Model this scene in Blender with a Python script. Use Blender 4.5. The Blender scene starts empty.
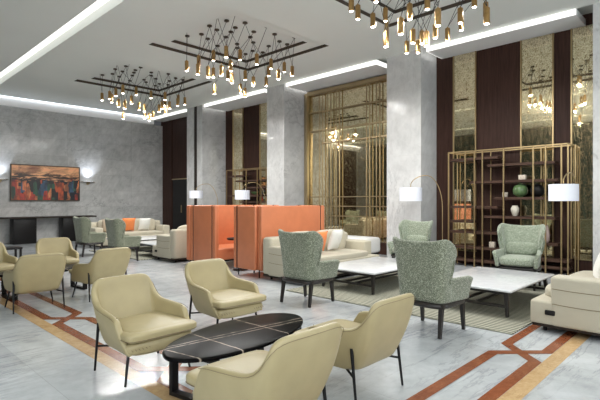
import bpy, bmesh, math, random
from mathutils import Vector, Matrix
random.seed(7)
SC = bpy.context.scene
COL = SC.collection
PI = math.pi

# ------------------------------------------------------------------ camera
A = math.radians(43.9)
cam_d = bpy.data.cameras.new('camera')
cam = bpy.data.objects.new('camera', cam_d); COL.objects.link(cam)
cam.location = (0, 0, 1.4)
cam.rotation_euler = (PI/2, 0, A - PI/2)
cam_d.sensor_width = 36.0
cam_d.lens = 455.0/600.0*36.0
cam_d.shift_y = 1.3/600.0
cam_d.clip_start = 0.05; cam_d.clip_end = 100
SC.camera = cam

# ------------------------------------------------------------------ exposure, world, render settings
SC.view_settings.view_transform = 'Standard'
SC.view_settings.look = 'None'
SC.view_settings.gamma = 1.0
SC.view_settings.use_curve_mapping = False
SC.view_settings.exposure = 0.45
w = bpy.data.worlds.new('world'); SC.world = w
w.use_nodes = True
w.node_tree.nodes['Background'].inputs[0].default_value = (0.9, 0.95, 1, 1)
w.node_tree.nodes['Background'].inputs[1].default_value = 0.05
SC.cycles.max_bounces = 9
SC.cycles.diffuse_bounces = 6
SC.cycles.glossy_bounces = 4
SC.cycles.sample_clamp_indirect = 4.0
SC.cycles.caustics_reflective = False
SC.cycles.caustics_refractive = False
SC.cycles.use_denoising = True

SLOT_E = 0.85      # ceiling slot LED strength
FASCIA_E = 1.0
BULB_E = 30.0
PEND_W = 17.0
SCONCE_W = 32.0
WIN_LEFT = 110.0   # daylight through the window wall left of the camera
FRONT_FILL = 190.0  # strength of the added light on the front wall

# ------------------------------------------------------------------ materials
def new_mat(name):
    m = bpy.data.materials.new(name); m.use_nodes = True
    nt = m.node_tree; b = nt.nodes['Principled BSDF']
    return m, nt, b
def N(nt, t, **k):
    n = nt.nodes.new(t)
    for a, v in k.items(): setattr(n, a, v)
    return n
def ramp(nt, fac, stops, interp='LINEAR'):
    r = N(nt, 'ShaderNodeValToRGB'); e = r.color_ramp.elements
    r.color_ramp.interpolation = interp
    e[0].position = stops[0][0]; e[0].color = (*stops[0][1], 1)
    e[1].position = stops[-1][0]; e[1].color = (*stops[-1][1], 1)
    for p, c in stops[1:-1]:
        x = e.new(p); x.color = (*c, 1)
    nt.links.new(fac, r.inputs[0]); return r.outputs[0]
def objco(nt, scale=(1, 1, 1), rot=(0, 0, 0)):
    t = N(nt, 'ShaderNodeTexCoord'); mp = N(nt, 'ShaderNodeMapping')
    mp.inputs['Scale'].default_value = scale; mp.inputs['Rotation'].default_value = rot
    nt.links.new(t.outputs['Object'], mp.inputs[0]); return mp.outputs[0]
def noise(nt, vec, scale, detail=4, rough=0.5, dist=0.0):
    n = N(nt, 'ShaderNodeTexNoise')
    n.inputs['Scale'].default_value = scale; n.inputs['Detail'].default_value = detail
    n.inputs['Roughness'].default_value = rough; n.inputs['Distortion'].default_value = dist
    nt.links.new(vec, n.inputs['Vector']); return n.outputs['Fac']
def mixc(nt, fac, a, b, mode='MIX'):
    m = N(nt, 'ShaderNodeMix', data_type='RGBA', blend_type=mode)
    for i, v in ((0, fac), (6, a), (7, b)):
        if hasattr(v, 'is_linked') or hasattr(v, 'links'): nt.links.new(v, m.inputs[i])
        else: m.inputs[i].default_value = v if i == 0 else (*v, 1)
    return m.outputs[2]
def bump(nt, b, h, strength=0.2, dist=0.01):
    n = N(nt, 'ShaderNodeBump'); n.inputs['Strength'].default_value = strength
    n.inputs['Distance'].default_value = dist
    nt.links.new(h, n.inputs['Height']); nt.links.new(n.outputs[0], b.inputs['Normal'])
def simple(name, col, rough=0.5, metal=0.0, nscale=None, namt=0.08, bumps=None, spec=None, coat=0):
    m, nt, b = new_mat(name)
    b.inputs['Roughness'].default_value = rough; b.inputs['Metallic'].default_value = metal
    if spec is not None: b.inputs['Specular IOR Level'].default_value = spec
    if coat: b.inputs['Coat Weight'].default_value = coat
    if nscale:
        f = noise(nt, objco(nt), nscale)
        c = ramp(nt, f, [(0.3, tuple(x*(1-namt) for x in col)), (0.7, tuple(min(1, x*(1+namt)) for x in col))])
        nt.links.new(c, b.inputs['Base Color'])
        if bumps: bump(nt, b, f, bumps)
    else:
        b.inputs['Base Color'].default_value = (*col, 1)
    return m
def emis(name, col, s):
    m, nt, b = new_mat(name)
    b.inputs['Base Color'].default_value = (*col, 1)
    b.inputs['Emission Color'].default_value = (*col, 1)
    b.inputs['Emission Strength'].default_value = s
    return m

def tile_lines(nt, co, ax_u, ax_v, su, sv, wline, offset=0.0):
    """1 inside a joint; ax 0..2 are the object axes used, su/sv tile size."""
    sep = N(nt, 'ShaderNodeSeparateXYZ'); nt.links.new(co, sep.inputs[0])
    out = None
    for ax, s in ((ax_u, su), (ax_v, sv)):
        a = N(nt, 'ShaderNodeMath', operation='ADD'); nt.links.new(sep.outputs[ax], a.inputs[0]); a.inputs[1].default_value = 50*s+offset
        md = N(nt, 'ShaderNodeMath', operation='MODULO'); nt.links.new(a.outputs[0], md.inputs[0]); md.inputs[1].default_value = s
        lt = N(nt, 'ShaderNodeMath', operation='LESS_THAN'); nt.links.new(md.outputs[0], lt.inputs[0]); lt.inputs[1].default_value = wline
        if out is None: out = lt.outputs[0]
        else:
            mx = N(nt, 'ShaderNodeMath', operation='MAXIMUM'); nt.links.new(out, mx.inputs[0]); nt.links.new(lt.outputs[0], mx.inputs[1]); out = mx.outputs[0]
    return out

def marble(name, base, dark, vein, rough, scale=1.0, tiles=None, joint=(0.3, 0.3, 0.3), coat=0.0, rot=(0.3, 0.5, 0.6)):
    m, nt, b = new_mat(name)
    co = objco(nt, (scale, scale, scale), rot)
    n1 = noise(nt, co, 0.9, 8, 0.62, 0.9)
    n2 = noise(nt, co, 5.0, 6, 0.6, 0.3)
    mp2 = N(nt, 'ShaderNodeMapping'); mp2.inputs['Scale'].default_value = (scale*1.3, scale*4.5, scale*4.5)
    nt.links.new(objco(nt, (1, 1, 1), (0.7, 0.75, 0.75)), mp2.inputs[0])
    n3 = noise(nt, mp2.outputs[0], 1.5, 8, 0.72, 0.5)
    cl = mixc(nt, 0.5, ramp(nt, n1, [(0.36, dark), (0.58, base)]), ramp(nt, n3, [(0.32, dark), (0.6, base)]))
    cl = mixc(nt, 0.25, cl, ramp(nt, n2, [(0.35, dark), (0.6, base)]))
    # thin veins where a distorted noise crosses its middle value
    vco = objco(nt, (scale*0.5, scale*3.2, scale*0.9), (0.5, 0.2, 0.9))
    v = noise(nt, vco, 1.3, 9, 0.68, 0.35)
    vm = ramp(nt, v, [(0.475, (0, 0, 0)), (0.5, (1, 1, 1)), (0.52, (0, 0, 0))])
    msk = noise(nt, co, 0.8, 2)
    k = N(nt, 'ShaderNodeMath', operation='MULTIPLY'); nt.links.new(vm, k.inputs[0]); nt.links.new(ramp(nt, msk, [(0.42, (0, 0, 0)), (0.62, (0.5, 0.5, 0.5))]), k.inputs[1])
    c = mixc(nt, k.outputs[0], cl, vein)
    if tiles:
        # each slab is cut from a slightly different part of the stone
        ax_u, ax_v, su, sv = tiles[:4]; off = tiles[5] if len(tiles) > 5 else 0.0
        sp_ = N(nt, 'ShaderNodeSeparateXYZ'); nt.links.new(objco(nt), sp_.inputs[0]); cb = N(nt, 'ShaderNodeCombineXYZ')
        for k_, (ax, sz) in enumerate(((ax_u, su), (ax_v, sv))):
            a1 = N(nt, 'ShaderNodeMath', operation='ADD'); nt.links.new(sp_.outputs[ax], a1.inputs[0]); a1.inputs[1].default_value = 50*sz+off
            a2 = N(nt, 'ShaderNodeMath', operation='DIVIDE'); nt.links.new(a1.outputs[0], a2.inputs[0]); a2.inputs[1].default_value = sz
            a3 = N(nt, 'ShaderNodeMath', operation='FLOOR'); nt.links.new(a2.outputs[0], a3.inputs[0]); nt.links.new(a3.outputs[0], cb.inputs[k_])
        wn = N(nt, 'ShaderNodeTexWhiteNoise'); nt.links.new(cb.outputs[0], wn.inputs['Vector'])
        c = mixc(nt, 1.0, c, ramp(nt, wn.outputs['Value'], [(0, (.86, .86, .86)), (1, (1, 1, 1))]), 'MULTIPLY')
        t = tile_lines(nt, objco(nt), *tiles)
        k2 = N(nt, 'ShaderNodeMath', operation='MULTIPLY'); nt.links.new(t, k2.inputs[0]); k2.inputs[1].default_value = 0.6
        c = mixc(nt, k2.outputs[0], c, joint)
    nt.links.new(c, b.inputs['Base Color'])
    rr = N(nt, 'ShaderNodeMath', operation='MULTIPLY_ADD'); nt.links.new(n2, rr.inputs[0]); rr.inputs[1].default_value = 0.12; rr.inputs[2].default_value = rough-0.05
    nt.links.new(rr.outputs[0], b.inputs['Roughness']); b.inputs['Specular IOR Level'].default_value = 0.45
    return m

def wood(name, c1, c2, rough=0.35, axis='Z', joints=None):
    m, nt, b = new_mat(name)
    s = {'Z': (14, 14, 0.8), 'Y': (14, 0.8, 14), 'X': (0.8, 14, 14)}[axis]
    f = noise(nt, objco(nt, s), 2.2, 6, 0.6, 0.3)
    c = ramp(nt, f, [(0.3, c1), (0.7, c2)])
    nt.links.new(c, b.inputs['Base Color']); b.inputs['Roughness'].default_value = rough; b.inputs['Specular IOR Level'].default_value = 0.16
    return m

def mirror_mat(name):
    m, nt, b = new_mat(name)
    co = objco(nt)
    sp = noise(nt, co, 62, 3, 0.8)
    bl = noise(nt, co, 9, 5, 0.65)
    big = noise(nt, co, 1.5, 2)
    a = N(nt, 'ShaderNodeMath', operation='MULTIPLY_ADD'); nt.links.new(bl, a.inputs[0]); a.inputs[1].default_value = 0.28; nt.links.new(sp, a.inputs[2])
    c = ramp(nt, a.outputs[0], [(0.53, (0.22, 0.16, 0.08)), (0.60, (0.72, 0.61, 0.38)), (0.74, (0.98, 0.90, 0.68))])
    nt.links.new(c, b.inputs['Base Color'])
    b.inputs['Metallic'].default_value = 1.0
    r = ramp(nt, a.outputs[0], [(0.54, (0.35, 0.35, 0.35)), (0.61, (0.015, 0.015, 0.015))])
    nt.links.new(r, b.inputs['Roughness'])
    bump(nt, b, big, 0.015, 0.02)
    return m

def boucle(name, c1, c2, c3):
    m, nt, b = new_mat(name)
    co = objco(nt)
    v = N(nt, 'ShaderNodeTexVoronoi'); v.inputs['Scale'].default_value = 150
    nt.links.new(co, v.inputs['Vector'])
    sep = N(nt, 'ShaderNodeSeparateColor'); nt.links.new(v.outputs['Color'], sep.inputs[0])
    c = ramp(nt, sep.outputs[0], [(0.0, c1), (0.45, c2), (0.72, c2), (0.8, c3), (1.0, c3)])
    nt.links.new(c, b.inputs['Base Color']); b.inputs['Roughness'].default_value = 0.95
    b.inputs['Sheen Weight'].default_value = 0.3
    bump(nt, b, v.outputs['Distance'], 0.6, 0.01)
    return m

def weave(name, col, amt=0.12, scale=160, rough=0.9):
    m, nt, b = new_mat(name)
    co = objco(nt, (1, 1, 1.8)); f = noise(nt, co, scale, 2)
    g = noise(nt, objco(nt), 3.0, 3)
    c = ramp(nt, f, [(0.3, tuple(x*(1-amt) for x in col)), (0.7, tuple(min(1, x*(1+amt)) for x in col))])
    c = mixc(nt, 0.25, c, ramp(nt, g, [(0.3, tuple(x*0.8 for x in col)), (0.7, col)]))
    nt.links.new(c, b.inputs['Base Color']); b.inputs['Roughness'].default_value = rough
    b.inputs['Sheen Weight'].default_value = 0.15
    bump(nt, b, f, 0.35, 0.004)
    return m

def rug_mat():
    m, nt, b = new_mat('rug weave')
    t = N(nt, 'ShaderNodeTexCoord'); sep = N(nt, 'ShaderNodeSeparateXYZ'); nt.links.new(t.outputs['Object'], sep.inputs[0])
    # ribs running across the rug with a small zigzag
    def mth(op, a, bb, c=None):
        n = N(nt, 'ShaderNodeMath', operation=op)
        for i, v in enumerate((a, bb, c)):
            if v is None: continue
            if isinstance(v, (int, float)): n.inputs[i].default_value = v
            else: nt.links.new(v, n.inputs[i])
        return n.outputs[0]
    zig = mth('PINGPONG', sep.outputs[1], 0.16)
    xx = mth('ADD', mth('ADD', sep.outputs[0], 40.0), mth('MULTIPLY', zig, 0.12))
    st = mth('PINGPONG', xx, 0.034)
    c = ramp(nt, mth('DIVIDE', st, 0.034), [(0.30, (0.04, 0.04, 0.03)), (0.5, (0.36, 0.35, 0.27)), (1.0, (0.46, 0.45, 0.36))])
    n = noise(nt, objco(nt), 40, 3)
    c = mixc(nt, 0.15, c, ramp(nt, n, [(0.3, (0.2, 0.2, 0.15)), (0.7, (0.48, 0.47, 0.38))]))
    nt.links.new(c, b.inputs['Base Color']); b.inputs['Roughness'].default_value = 1.0
    bump(nt, b, mth('DIVIDE', st, 0.034), 0.6, 0.01)
    return m

def nero_mat():
    m, nt, b = new_mat('black veined marble')
    co = objco(nt)
    n1 = noise(nt, co, 3, 5)
    c = ramp(nt, n1, [(0.3, (0.002, 0.002, 0.002)), (0.8, (0.009, 0.008, 0.008))])
    for ang, off in ((-.28, .024), (-.300, -.028), (-1.698, .216), (-1.691, -.288), (-1.518, -.617)):
        sep = N(nt, 'ShaderNodeSeparateXYZ'); nt.links.new(objco(nt, (1, 1, 1), (0, 0, -ang)), sep.inputs[0])
        nn = noise(nt, co, 5, 4)
        a = N(nt, 'ShaderNodeMath', operation='MULTIPLY_ADD'); nt.links.new(nn, a.inputs[0]); a.inputs[1].default_value = 0.03; nt.links.new(sep.outputs[1], a.inputs[2])
        s_ = N(nt, 'ShaderNodeMath', operation='SUBTRACT'); nt.links.new(a.outputs[0], s_.inputs[0]); s_.inputs[1].default_value = off+.015
        pp = N(nt, 'ShaderNodeMath', operation='ABSOLUTE'); nt.links.new(s_.outputs[0], pp.inputs[0])
        vv = ramp(nt, pp.outputs[0], [(0.0, (0.9, 0.9, 0.9)), (0.003, (0.6, 0.6, 0.6)), (0.006, (0, 0, 0))])
        brk = ramp(nt, noise(nt, co, 14, 2), [(0.38, (0.3, 0.3, 0.3)), (0.5, (1, 1, 1))])
        k = N(nt, 'ShaderNodeMath', operation='MULTIPLY'); nt.links.new(vv, k.inputs[0]); nt.links.new(brk, k.inputs[1])
        c = mixc(nt, k.outputs[0], c, (0.62, 0.50, 0.40))
    nt.links.new(c, b.inputs['Base Color']); b.inputs['Roughness'].default_value = 0.30; b.inputs['Specular IOR Level'].default_value = 0.03
    return m

def painting_mat():
    m, nt, b = new_mat('abstract canvas paint')
    t = N(nt, 'ShaderNodeTexCoord'); sep = N(nt, 'ShaderNodeSeparateXYZ'); nt.links.new(t.outputs['Object'], sep.inputs[0])
    co = objco(nt, (1, 1, 1))
    # sky part: orange glow fading to rust
    sky = mixc(nt, ramp(nt, noise(nt, objco(nt, (1.2, 1, 2.0)), 1.6, 4, 0.6, 0.6), [(0.42, (0, 0, 0)), (0.7, (1, 1, 1))]), (0.95, 0.48, 0.24), (0.13, 0.025, 0.015))
    # town part: colour blocks
    v = N(nt, 'ShaderNodeTexVoronoi'); v.distance = 'CHEBYCHEV'; v.inputs['Scale'].default_value = 3.6
    nt.links.new(objco(nt, (2.0, 1, 0.7)), v.inputs['Vector'])
    s2 = N(nt, 'ShaderNodeSeparateColor'); nt.links.new(v.outputs['Color'], s2.inputs[0])
    town = ramp(nt, s2.outputs[0], [(0.0, (0.01, 0.012, 0.02)), (0.22, (0.50, 0.09, 0.03)), (0.36, (0.03, 0.10, 0.06)), (0.48, (0.015, 0.012, 0.012)),
                                    (0.58, (0.75, 0.25, 0.10)), (0.68, (0.04, 0.09, 0.16)), (0.78, (0.45, 0.05, 0.03)), (0.86, (0.55, 0.42, 0.08)), (0.93, (0.65, 0.20, 0.08))], 'CONSTANT')
    town = mixc(nt, ramp(nt, noise(nt, objco(nt, (1, 1, 0.4)), 9, 4), [(0.42, (0, 0, 0)), (0.6, (0.7, 0.7, 0.7))]), town, (0.02, 0.018, 0.02))
    # level with ragged border
    nn = noise(nt, co, 5, 4)
    a = N(nt, 'ShaderNodeMath', operation='MULTIPLY_ADD'); nt.links.new(nn, a.inputs[0]); a.inputs[1].default_value = 0.25; nt.links.new(sep.outputs[2], a.inputs[2])
    k = ramp(nt, a.outputs[0], [(0.22, (0, 0, 0)), (0.24, (1, 1, 1))])
    c = mixc(nt, k, town, sky)
    # dark strokes around the middle
    wv = noise(nt, objco(nt, (0.8, 1, 5)), 2.6, 5, 0.6, 0.8)
    band = ramp(nt, a.outputs[0], [(0.10, (0, 0, 0)), (0.22, (1, 1, 1)), (0.40, (0.9, 0.9, 0.9)), (0.56, (0, 0, 0))])
    kk = N(nt, 'ShaderNodeMath', operation='MULTIPLY'); nt.links.new(ramp(nt, wv, [(0.46, (0, 0, 0)), (0.52, (1, 1, 1))]), kk.inputs[0]); nt.links.new(band, kk.inputs[1])
    c = mixc(nt, kk.outputs[0], c, (0.012, 0.010, 0.012))
    nt.links.new(c, b.inputs['Base Color']); b.inputs['Roughness'].default_value = 0.4
    return m

M = {}
M['ceiling'] = simple('ceiling plaster', (0.79, 0.82, 0.785), 0.9, nscale=0.6, namt=0.02)
M['white'] = simple('white plaster', (0.82, 0.81, 0.78), 0.8)
M['soffit'] = simple('white soffit paint', (0.93, 0.94, 0.93), 0.7)
M['bronze'] = simple('dark bronze edge', (0.07, 0.052, 0.035), 0.45, 0.3)
M['floor'] = marble('floor marble', (0.63, 0.655, 0.67), (0.39, 0.41, 0.425), (0.18, 0.19, 0.21), 0.2, 0.8, (0, 1, 1.6, 1.6, 0.006, 0.42), (0.38, 0.39, 0.40))
M['wallmarble'] = marble('wall marble', (0.66, 0.655, 0.64), (0.38, 0.38, 0.37), (0.2, 0.2, 0.195), 0.12, 1.1, (0, 2, 1.2, 0.6, 0.006), (0.27, 0.26, 0.25))
M['colmarble'] = marble('column marble', (0.70, 0.70, 0.69), (0.48, 0.48, 0.475), (0.28, 0.28, 0.28), 0.15, 0.9, (2, 2, 1.5, 1.5, 0.006, 0.55), (0.5, 0.49, 0.47))
M['coffeemarble'] = marble('table marble', (0.72, 0.725, 0.735), (0.58, 0.59, 0.61), (0.45, 0.45, 0.47), 0.16, 2.0)
M['yellow'] = marble('yellow inlay marble', (0.62, 0.44, 0.24), (0.42, 0.24, 0.10), (0.30, 0.17, 0.08), 0.18, 5.0)
M['red'] = marble('red inlay marble', (0.30, 0.095, 0.04), (0.15, 0.04, 0.018), (0.45, 0.22, 0.12), 0.18, 6.0)
M['wood'] = wood('dark walnut panelling', (0.029, 0.0135, 0.010), (0.060, 0.029, 0.021), 0.5)
M['shelfwood'] = wood('dark shelf wood', (0.048, 0.027, 0.020), (0.095, 0.054, 0.039), 0.4, 'Y')
M['black'] = simple('black lacquer', (0.011, 0.010, 0.010), 0.4, spec=0.2)
M['blackmetal'] = simple('black metal', (0.010, 0.010, 0.011), 0.4, 0.5)
M['legwood'] = simple('dark stained leg wood', (0.022, 0.018, 0.016), 0.4, nscale=30, namt=0.2)
M['brass'] = simple('brushed brass', (0.46, 0.36, 0.215), 0.36, 0.9, nscale=80, namt=0.1)
M['postbrass'] = simple('satin gold post', (0.46, 0.34, 0.18), 0.38, 0.9)
M['tube'] = simple('antique brass tube', (0.47, 0.29, 0.12), 0.3, 1.0, nscale=20, namt=0.15)
M['leather'] = simple('tan leather', (0.41, 0.34, 0.185), 0.42, nscale=7, namt=0.05, bumps=0.05)
M['stitch'] = simple('leather seam', (0.20, 0.155, 0.085), 0.7)
M['boucle'] = boucle('green boucle', (0.11, 0.125, 0.08), (0.185, 0.205, 0.14), (0.42, 0.44, 0.34))
M['boucle_light'] = boucle('pale green boucle', (0.18, 0.215, 0.155), (0.255, 0.295, 0.215), (0.48, 0.52, 0.42))
M['sofa'] = weave('cream sofa fabric', (0.51, 0.465, 0.36))
M['ottoman'] = weave('white ribbed fabric', (0.72, 0.71, 0.68), 0.1, 60)
M['orange'] = simple('orange leather', (0.57, 0.19, 0.085), 0.45, nscale=6, namt=0.05, bumps=0.04)
M['orangefab'] = weave('orange cushion fabric', (0.80, 0.24, 0.07))
M['whitefab'] = weave('white cushion fabric', (0.78, 0.77, 0.72))
M['beigefab'] = weave('beige cushion fabric', (0.55, 0.44, 0.33))
M['rug'] = rug_mat()
M['nero'] = nero_mat()
M['mirror'] = mirror_mat('antique mirror')
M['painting'] = painting_mat()
M['led'] = emis('led strip', (1.0, 0.985, 0.96), SLOT_E)
M['fascia'] = emis('lit acrylic fascia', (1.0, 0.985, 0.95), FASCIA_E)
M['cove'] = emis('cool led line', (0.86, 0.90, 1.0), 2.4)
M['bulb'] = emis('lamp glow', (1.0, 0.93, 0.80), BULB_E)
M['shade'] = emis('lit lampshade', (0.80, 0.82, 0.90), 0.03)
M['uplight'] = emis('sconce glow', (0.82, 0.88, 1.0), 1.5)
M['greenglaze'] = simple('green glaze', (0.10, 0.17, 0.07), 0.2, nscale=9, namt=0.35)
M['stone'] = simple('pale ceramic', (0.66, 0.62, 0.52), 0.5, nscale=12, namt=0.15)
M['pinkstone'] = simple('pale pink ceramic', (0.55, 0.42, 0.38), 0.4)
M['box'] = simple('pale box', (0.62, 0.54, 0.44), 0.5, nscale=25, namt=0.35)
M['orangebox'] = simple('orange box', (0.60, 0.16, 0.06), 0.5)
M['darkplinth'] = simple('dark plinth', (0.03, 0.022, 0.017), 0.5, spec=0.2)
M['cord'] = simple('black cord', (0.015, 0.013, 0.012), 0.6)

# ------------------------------------------------------------------ mesh helpers
def link(name, me, mat, parent=None, smooth=40):
    o = bpy.data.objects.new(name, me); COL.objects.link(o)
    if mat is not None: me.materials.append(mat)
    if smooth:
        for p in me.polygons: p.use_smooth = True
        me.set_sharp_from_angle(angle=math.radians(smooth))
    if parent is not None: o.parent = parent
    return o
class MB:
    def __init__(s): s.bm = bmesh.new()
    def box(s, lo, hi, bev=0.0, seg=2):
        lo = Vector(lo); hi = Vector(hi); c = (lo+hi)/2; d = hi-lo
        t = bmesh.new(); bmesh.ops.create_cube(t, size=1)
        bmesh.ops.scale(t, vec=d, verts=t.verts)
        if bev: bmesh.ops.bevel(t, geom=list(t.edges), offset=min(bev, min(d)*0.49), segments=seg, profile=0.5, affect='EDGES')
        bmesh.ops.translate(t, vec=c, verts=t.verts); s.add(t); return s
    def add(s, t):
        me = bpy.data.meshes.new('tmp'); t.to_mesh(me); t.free(); s.bm.from_mesh(me); bpy.data.meshes.remove(me)
    def rod(s, p0, p1, r0, r1=None, seg=10):
        p0 = Vector(p0); p1 = Vector(p1); r1 = r0 if r1 is None else r1; d = p1-p0
        t = bmesh.new(); bmesh.ops.create_cone(t, cap_ends=True, segments=seg, radius1=r0, radius2=r1, depth=d.length)
        q = Vector((0, 0, 1)).rotation_difference(d.normalized()).to_matrix().to_4x4()
        bmesh.ops.transform(t, matrix=Matrix.Translation((p0+p1)/2) @ q, verts=t.verts); s.add(t); return s
    def beam(s, p0, p1, w, h, w1=None, h1=None):
        """square section bar, tapering"""
        p0 = Vector(p0); p1 = Vector(p1); w1 = w if w1 is None else w1; h1 = h if h1 is None else h1
        d = (p1-p0).normalized(); up = Vector((0, 0, 1)) if abs(d.z) < 0.9 else Vector((0, 1, 0))
        x = d.cross(up).normalized(); y = x.cross(d).normalized(); vs = []
        for p, a, b in ((p0, w, h), (p1, w1, h1)):
            for sx, sy in ((-1, -1), (1, -1), (1, 1), (-1, 1)): vs.append(s.bm.verts.new(p+x*sx*a/2+y*sy*b/2))
        for f in ((0, 1, 2, 3), (7, 6, 5, 4), (0, 4, 5, 1), (1, 5, 6, 2), (2, 6, 7, 3), (3, 7, 4, 0)):
            s.bm.faces.new([vs[i] for i in f])
        return s
    def tube(s, pts, r, seg=8, closed=False):
        pts = [Vector(p) for p in pts]; n = len(pts); rings = []
        rr = r if isinstance(r, (list, tuple)) else [r]*n
        prev = None
        for i, p in enumerate(pts):
            a = pts[i-1] if (i > 0 or closed) else p; b = pts[(i+1) % n] if (i < n-1 or closed) else p
            d = (b-a).normalized()
            if prev is None:
                up = Vector((0, 0, 1)) if abs(d.z) < 0.9 else Vector((1, 0, 0)); x = d.cross(up).normalized()
            else: x = (prev-d*prev.dot(d)).normalized()
            prev = x; y = d.cross(x)
            rings.append([s.bm.verts.new(p+(x*math.cos(2*PI*k/seg)+y*math.sin(2*PI*k/seg))*rr[i]) for k in range(seg)])
        for i in range(n if closed else n-1):
            a, b = rings[i], rings[(i+1) % n]
            for k in range(seg): s.bm.faces.new((a[k], a[(k+1) % seg], b[(k+1) % seg], b[k]))
        if not closed: s.bm.faces.new(rings[0][::-1]); s.bm.faces.new(rings[-1])
        return s
    def lathe(s, prof, c=(0, 0, 0), seg=24):
        c = Vector(c); rings = []
        for r, z in prof: rings.append([s.bm.verts.new(c+Vector((r*math.cos(2*PI*k/seg), r*math.sin(2*PI*k/seg), z))) for k in range(seg)])
        for a, b in zip(rings, rings[1:]):
            for k in range(seg): s.bm.faces.new((a[k], a[(k+1) % seg], b[(k+1) % seg], b[k]))
        s.bm.faces.new(rings[0][::-1]); s.bm.faces.new(rings[-1]); return s
    def quad(s, *p): s.bm.faces.new([s.bm.verts.new(q) for q in p]); return s
    def grid(s, rows, closed_u=False):
        v = [[s.bm.verts.new(p) for p in r] for r in rows]
        for a, b in zip(v, v[1:]):
            m = len(a)
            for k in range(m if closed_u else m-1): s.bm.faces.new((a[k], a[(k+1) % m], b[(k+1) % m], b[k]))
        return v
    def build(s, name, mat, parent=None, smooth=40, fix=True):
        if fix: bmesh.ops.recalc_face_normals(s.bm, faces=s.bm.faces)
        me = bpy.data.meshes.new(name); s.bm.to_mesh(me); s.bm.free(); return link(name, me, mat, parent, smooth)
def apply_mods(o):
    dg = bpy.context.evaluated_depsgraph_get(); ev = o.evaluated_get(dg)
    me = bpy.data.meshes.new_from_object(ev); o.modifiers.clear(); old = o.data; o.data = me
    for p in me.polygons: p.use_smooth = True
    return o
def solid(o, t, sub=1, offset=-1, bevel=0):
    m = o.modifiers.new('s', 'SOLIDIFY'); m.thickness = t; m.offset = offset
    if bevel:
        b = o.modifiers.new('b', 'BEVEL'); b.width = bevel; b.segments = 2; b.limit_method = 'ANGLE'; b.angle_limit = math.radians(50)
    if sub: q = o.modifiers.new('q', 'SUBSURF'); q.levels = sub; q.render_levels = sub
    return apply_mods(o)
def puff(mb, c, d, p=4.0, n=14, bulge=0.0):
    """superellipsoid box: soft upholstered block"""
    def sg(v, e): return math.copysign(abs(v)**e, v)
    t = bmesh.new(); bmesh.ops.create_cube(t, size=2)
    bmesh.ops.subdivide_edges(t, edges=list(t.edges), cuts=n//2, use_grid_fill=True)
    for v in t.verts:
        q = v.co; l = (abs(q.x)**p+abs(q.y)**p+abs(q.z)**p)**(1/p)
        u = q/l
        k = 1+bulge*(1-u.x*u.x)*(1-u.y*u.y)
        v.co = Vector((u.x*d[0]/2+c[0], u.y*d[1]/2+c[1], u.z*d[2]/2*k+c[2]))
    mb.add(t); return mb
def thing(name, label, cat, loc=(0, 0, 0), rz=0, group=None):
    o = bpy.data.objects.new(name, None); COL.objects.link(o); o.empty_display_size = 0.1
    o.location = loc; o.rotation_euler = (0, 0, rz); o['label'] = label; o['category'] = cat
    if group: o['group'] = group
    return o
def tag(o, label, cat, group=None):
    o['label'] = label; o['category'] = cat
    if group: o['group'] = group
    return o
def struct(o): o['kind'] = 'structure'; return o
def dup(root, loc, rz, label):
    def rec(o, par):
        c = o.copy(); COL.objects.link(c)
        if par is not None: c.parent = par
        for ch in kids.get(o, ()): rec(ch, c)
        return c
    kids = {}
    for o in list(COL.objects):
        if o.parent: kids.setdefault(o.parent, []).append(o)
    r = rec(root, None); r.location = loc; r.rotation_euler = (0, 0, rz); r['label'] = label
    return r

# ================================================================== THE ROOM
ZC = 4.83
X0, X1, Y0, Y1 = -3.0, 11.5, -3.2, 17.6
MB().box((X0-.2, Y0-.2, -0.1), (X1, Y1+.1, 0)).build('floor', M['floor'], smooth=0)['kind'] = 'structure'

def ribbon(pts, w, z, name, mat):
    """flat stone strip along a polyline with mitred corners"""
    mb = MB(); L, R_ = [], []
    P = [Vector((x, y, z)) for x, y in pts]
    for i, p in enumerate(P):
        a = (p-P[i-1]).normalized() if i else (P[1]-p).normalized()
        b = (P[i+1]-p).normalized() if i < len(P)-1 else a
        n = Vector((-(a+b).y, (a+b).x, 0)).normalized(); k = w/2/max(0.5, n.dot(Vector((-a.y, a.x, 0))))
        L.append(p+n*k); R_.append(p-n*k)
    for i in range(len(P)-1): mb.quad(R_[i], R_[i+1], L[i+1], L[i])
    return struct(mb.build(name, mat, smooth=0, fix=False))
mb = MB()
mb.quad((1.64, 1.10, .0015), (1.77, 1.225, .0015), (1.77, 17.2, .0015), (1.64, 17.2, .0015))
mb.quad((1.64, 1.10, .0015), (9.2, 1.10, .0015), (9.2, 1.225, .0015), (1.77, 1.225, .0015))
struct(mb.build('floor_border_strip', M['yellow'], smooth=0, fix=False))
O, I, h = 1.822, 2.17, 0.175
ya = [3.40+2.37*k for k in range(6)]
la, lb = [(O, 1.9)], [(I, 1.9)]
oa = True
for y in ya:
    if oa: la += [(O, y-h), (I, y+h)]; lb += [(I, y-h), (O, y+h)]
    else: la += [(I, y-h), (O, y+h)]; lb += [(O, y-h), (I, y+h)]
    oa = not oa
la.append((la[-1][0], 17.0)); lb.append((lb[-1][0], 17.0))
ribbon(la, .105, .0022, 'floor_inlay_strip', M['red']); ribbon(lb, .105, .003, 'floor_inlay_strip', M['red'])
O, I = 1.275, 1.635
la, lb = [(1.9, O)], [(1.9, I)]; oa = True
for x in (4.45, 6.82, 9.0):
    if oa: la += [(x-h, O), (x+h, I)]; lb += [(x-h, I), (x+h, O)]
    else: la += [(x-h, I), (x+h, O)]; lb += [(x-h, O), (x+h, I)]
    oa = not oa
ribbon(la, .098, .0026, 'floor_inlay_strip', M['red']); ribbon(lb, .098, .0034, 'floor_inlay_strip', M['red'])

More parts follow.
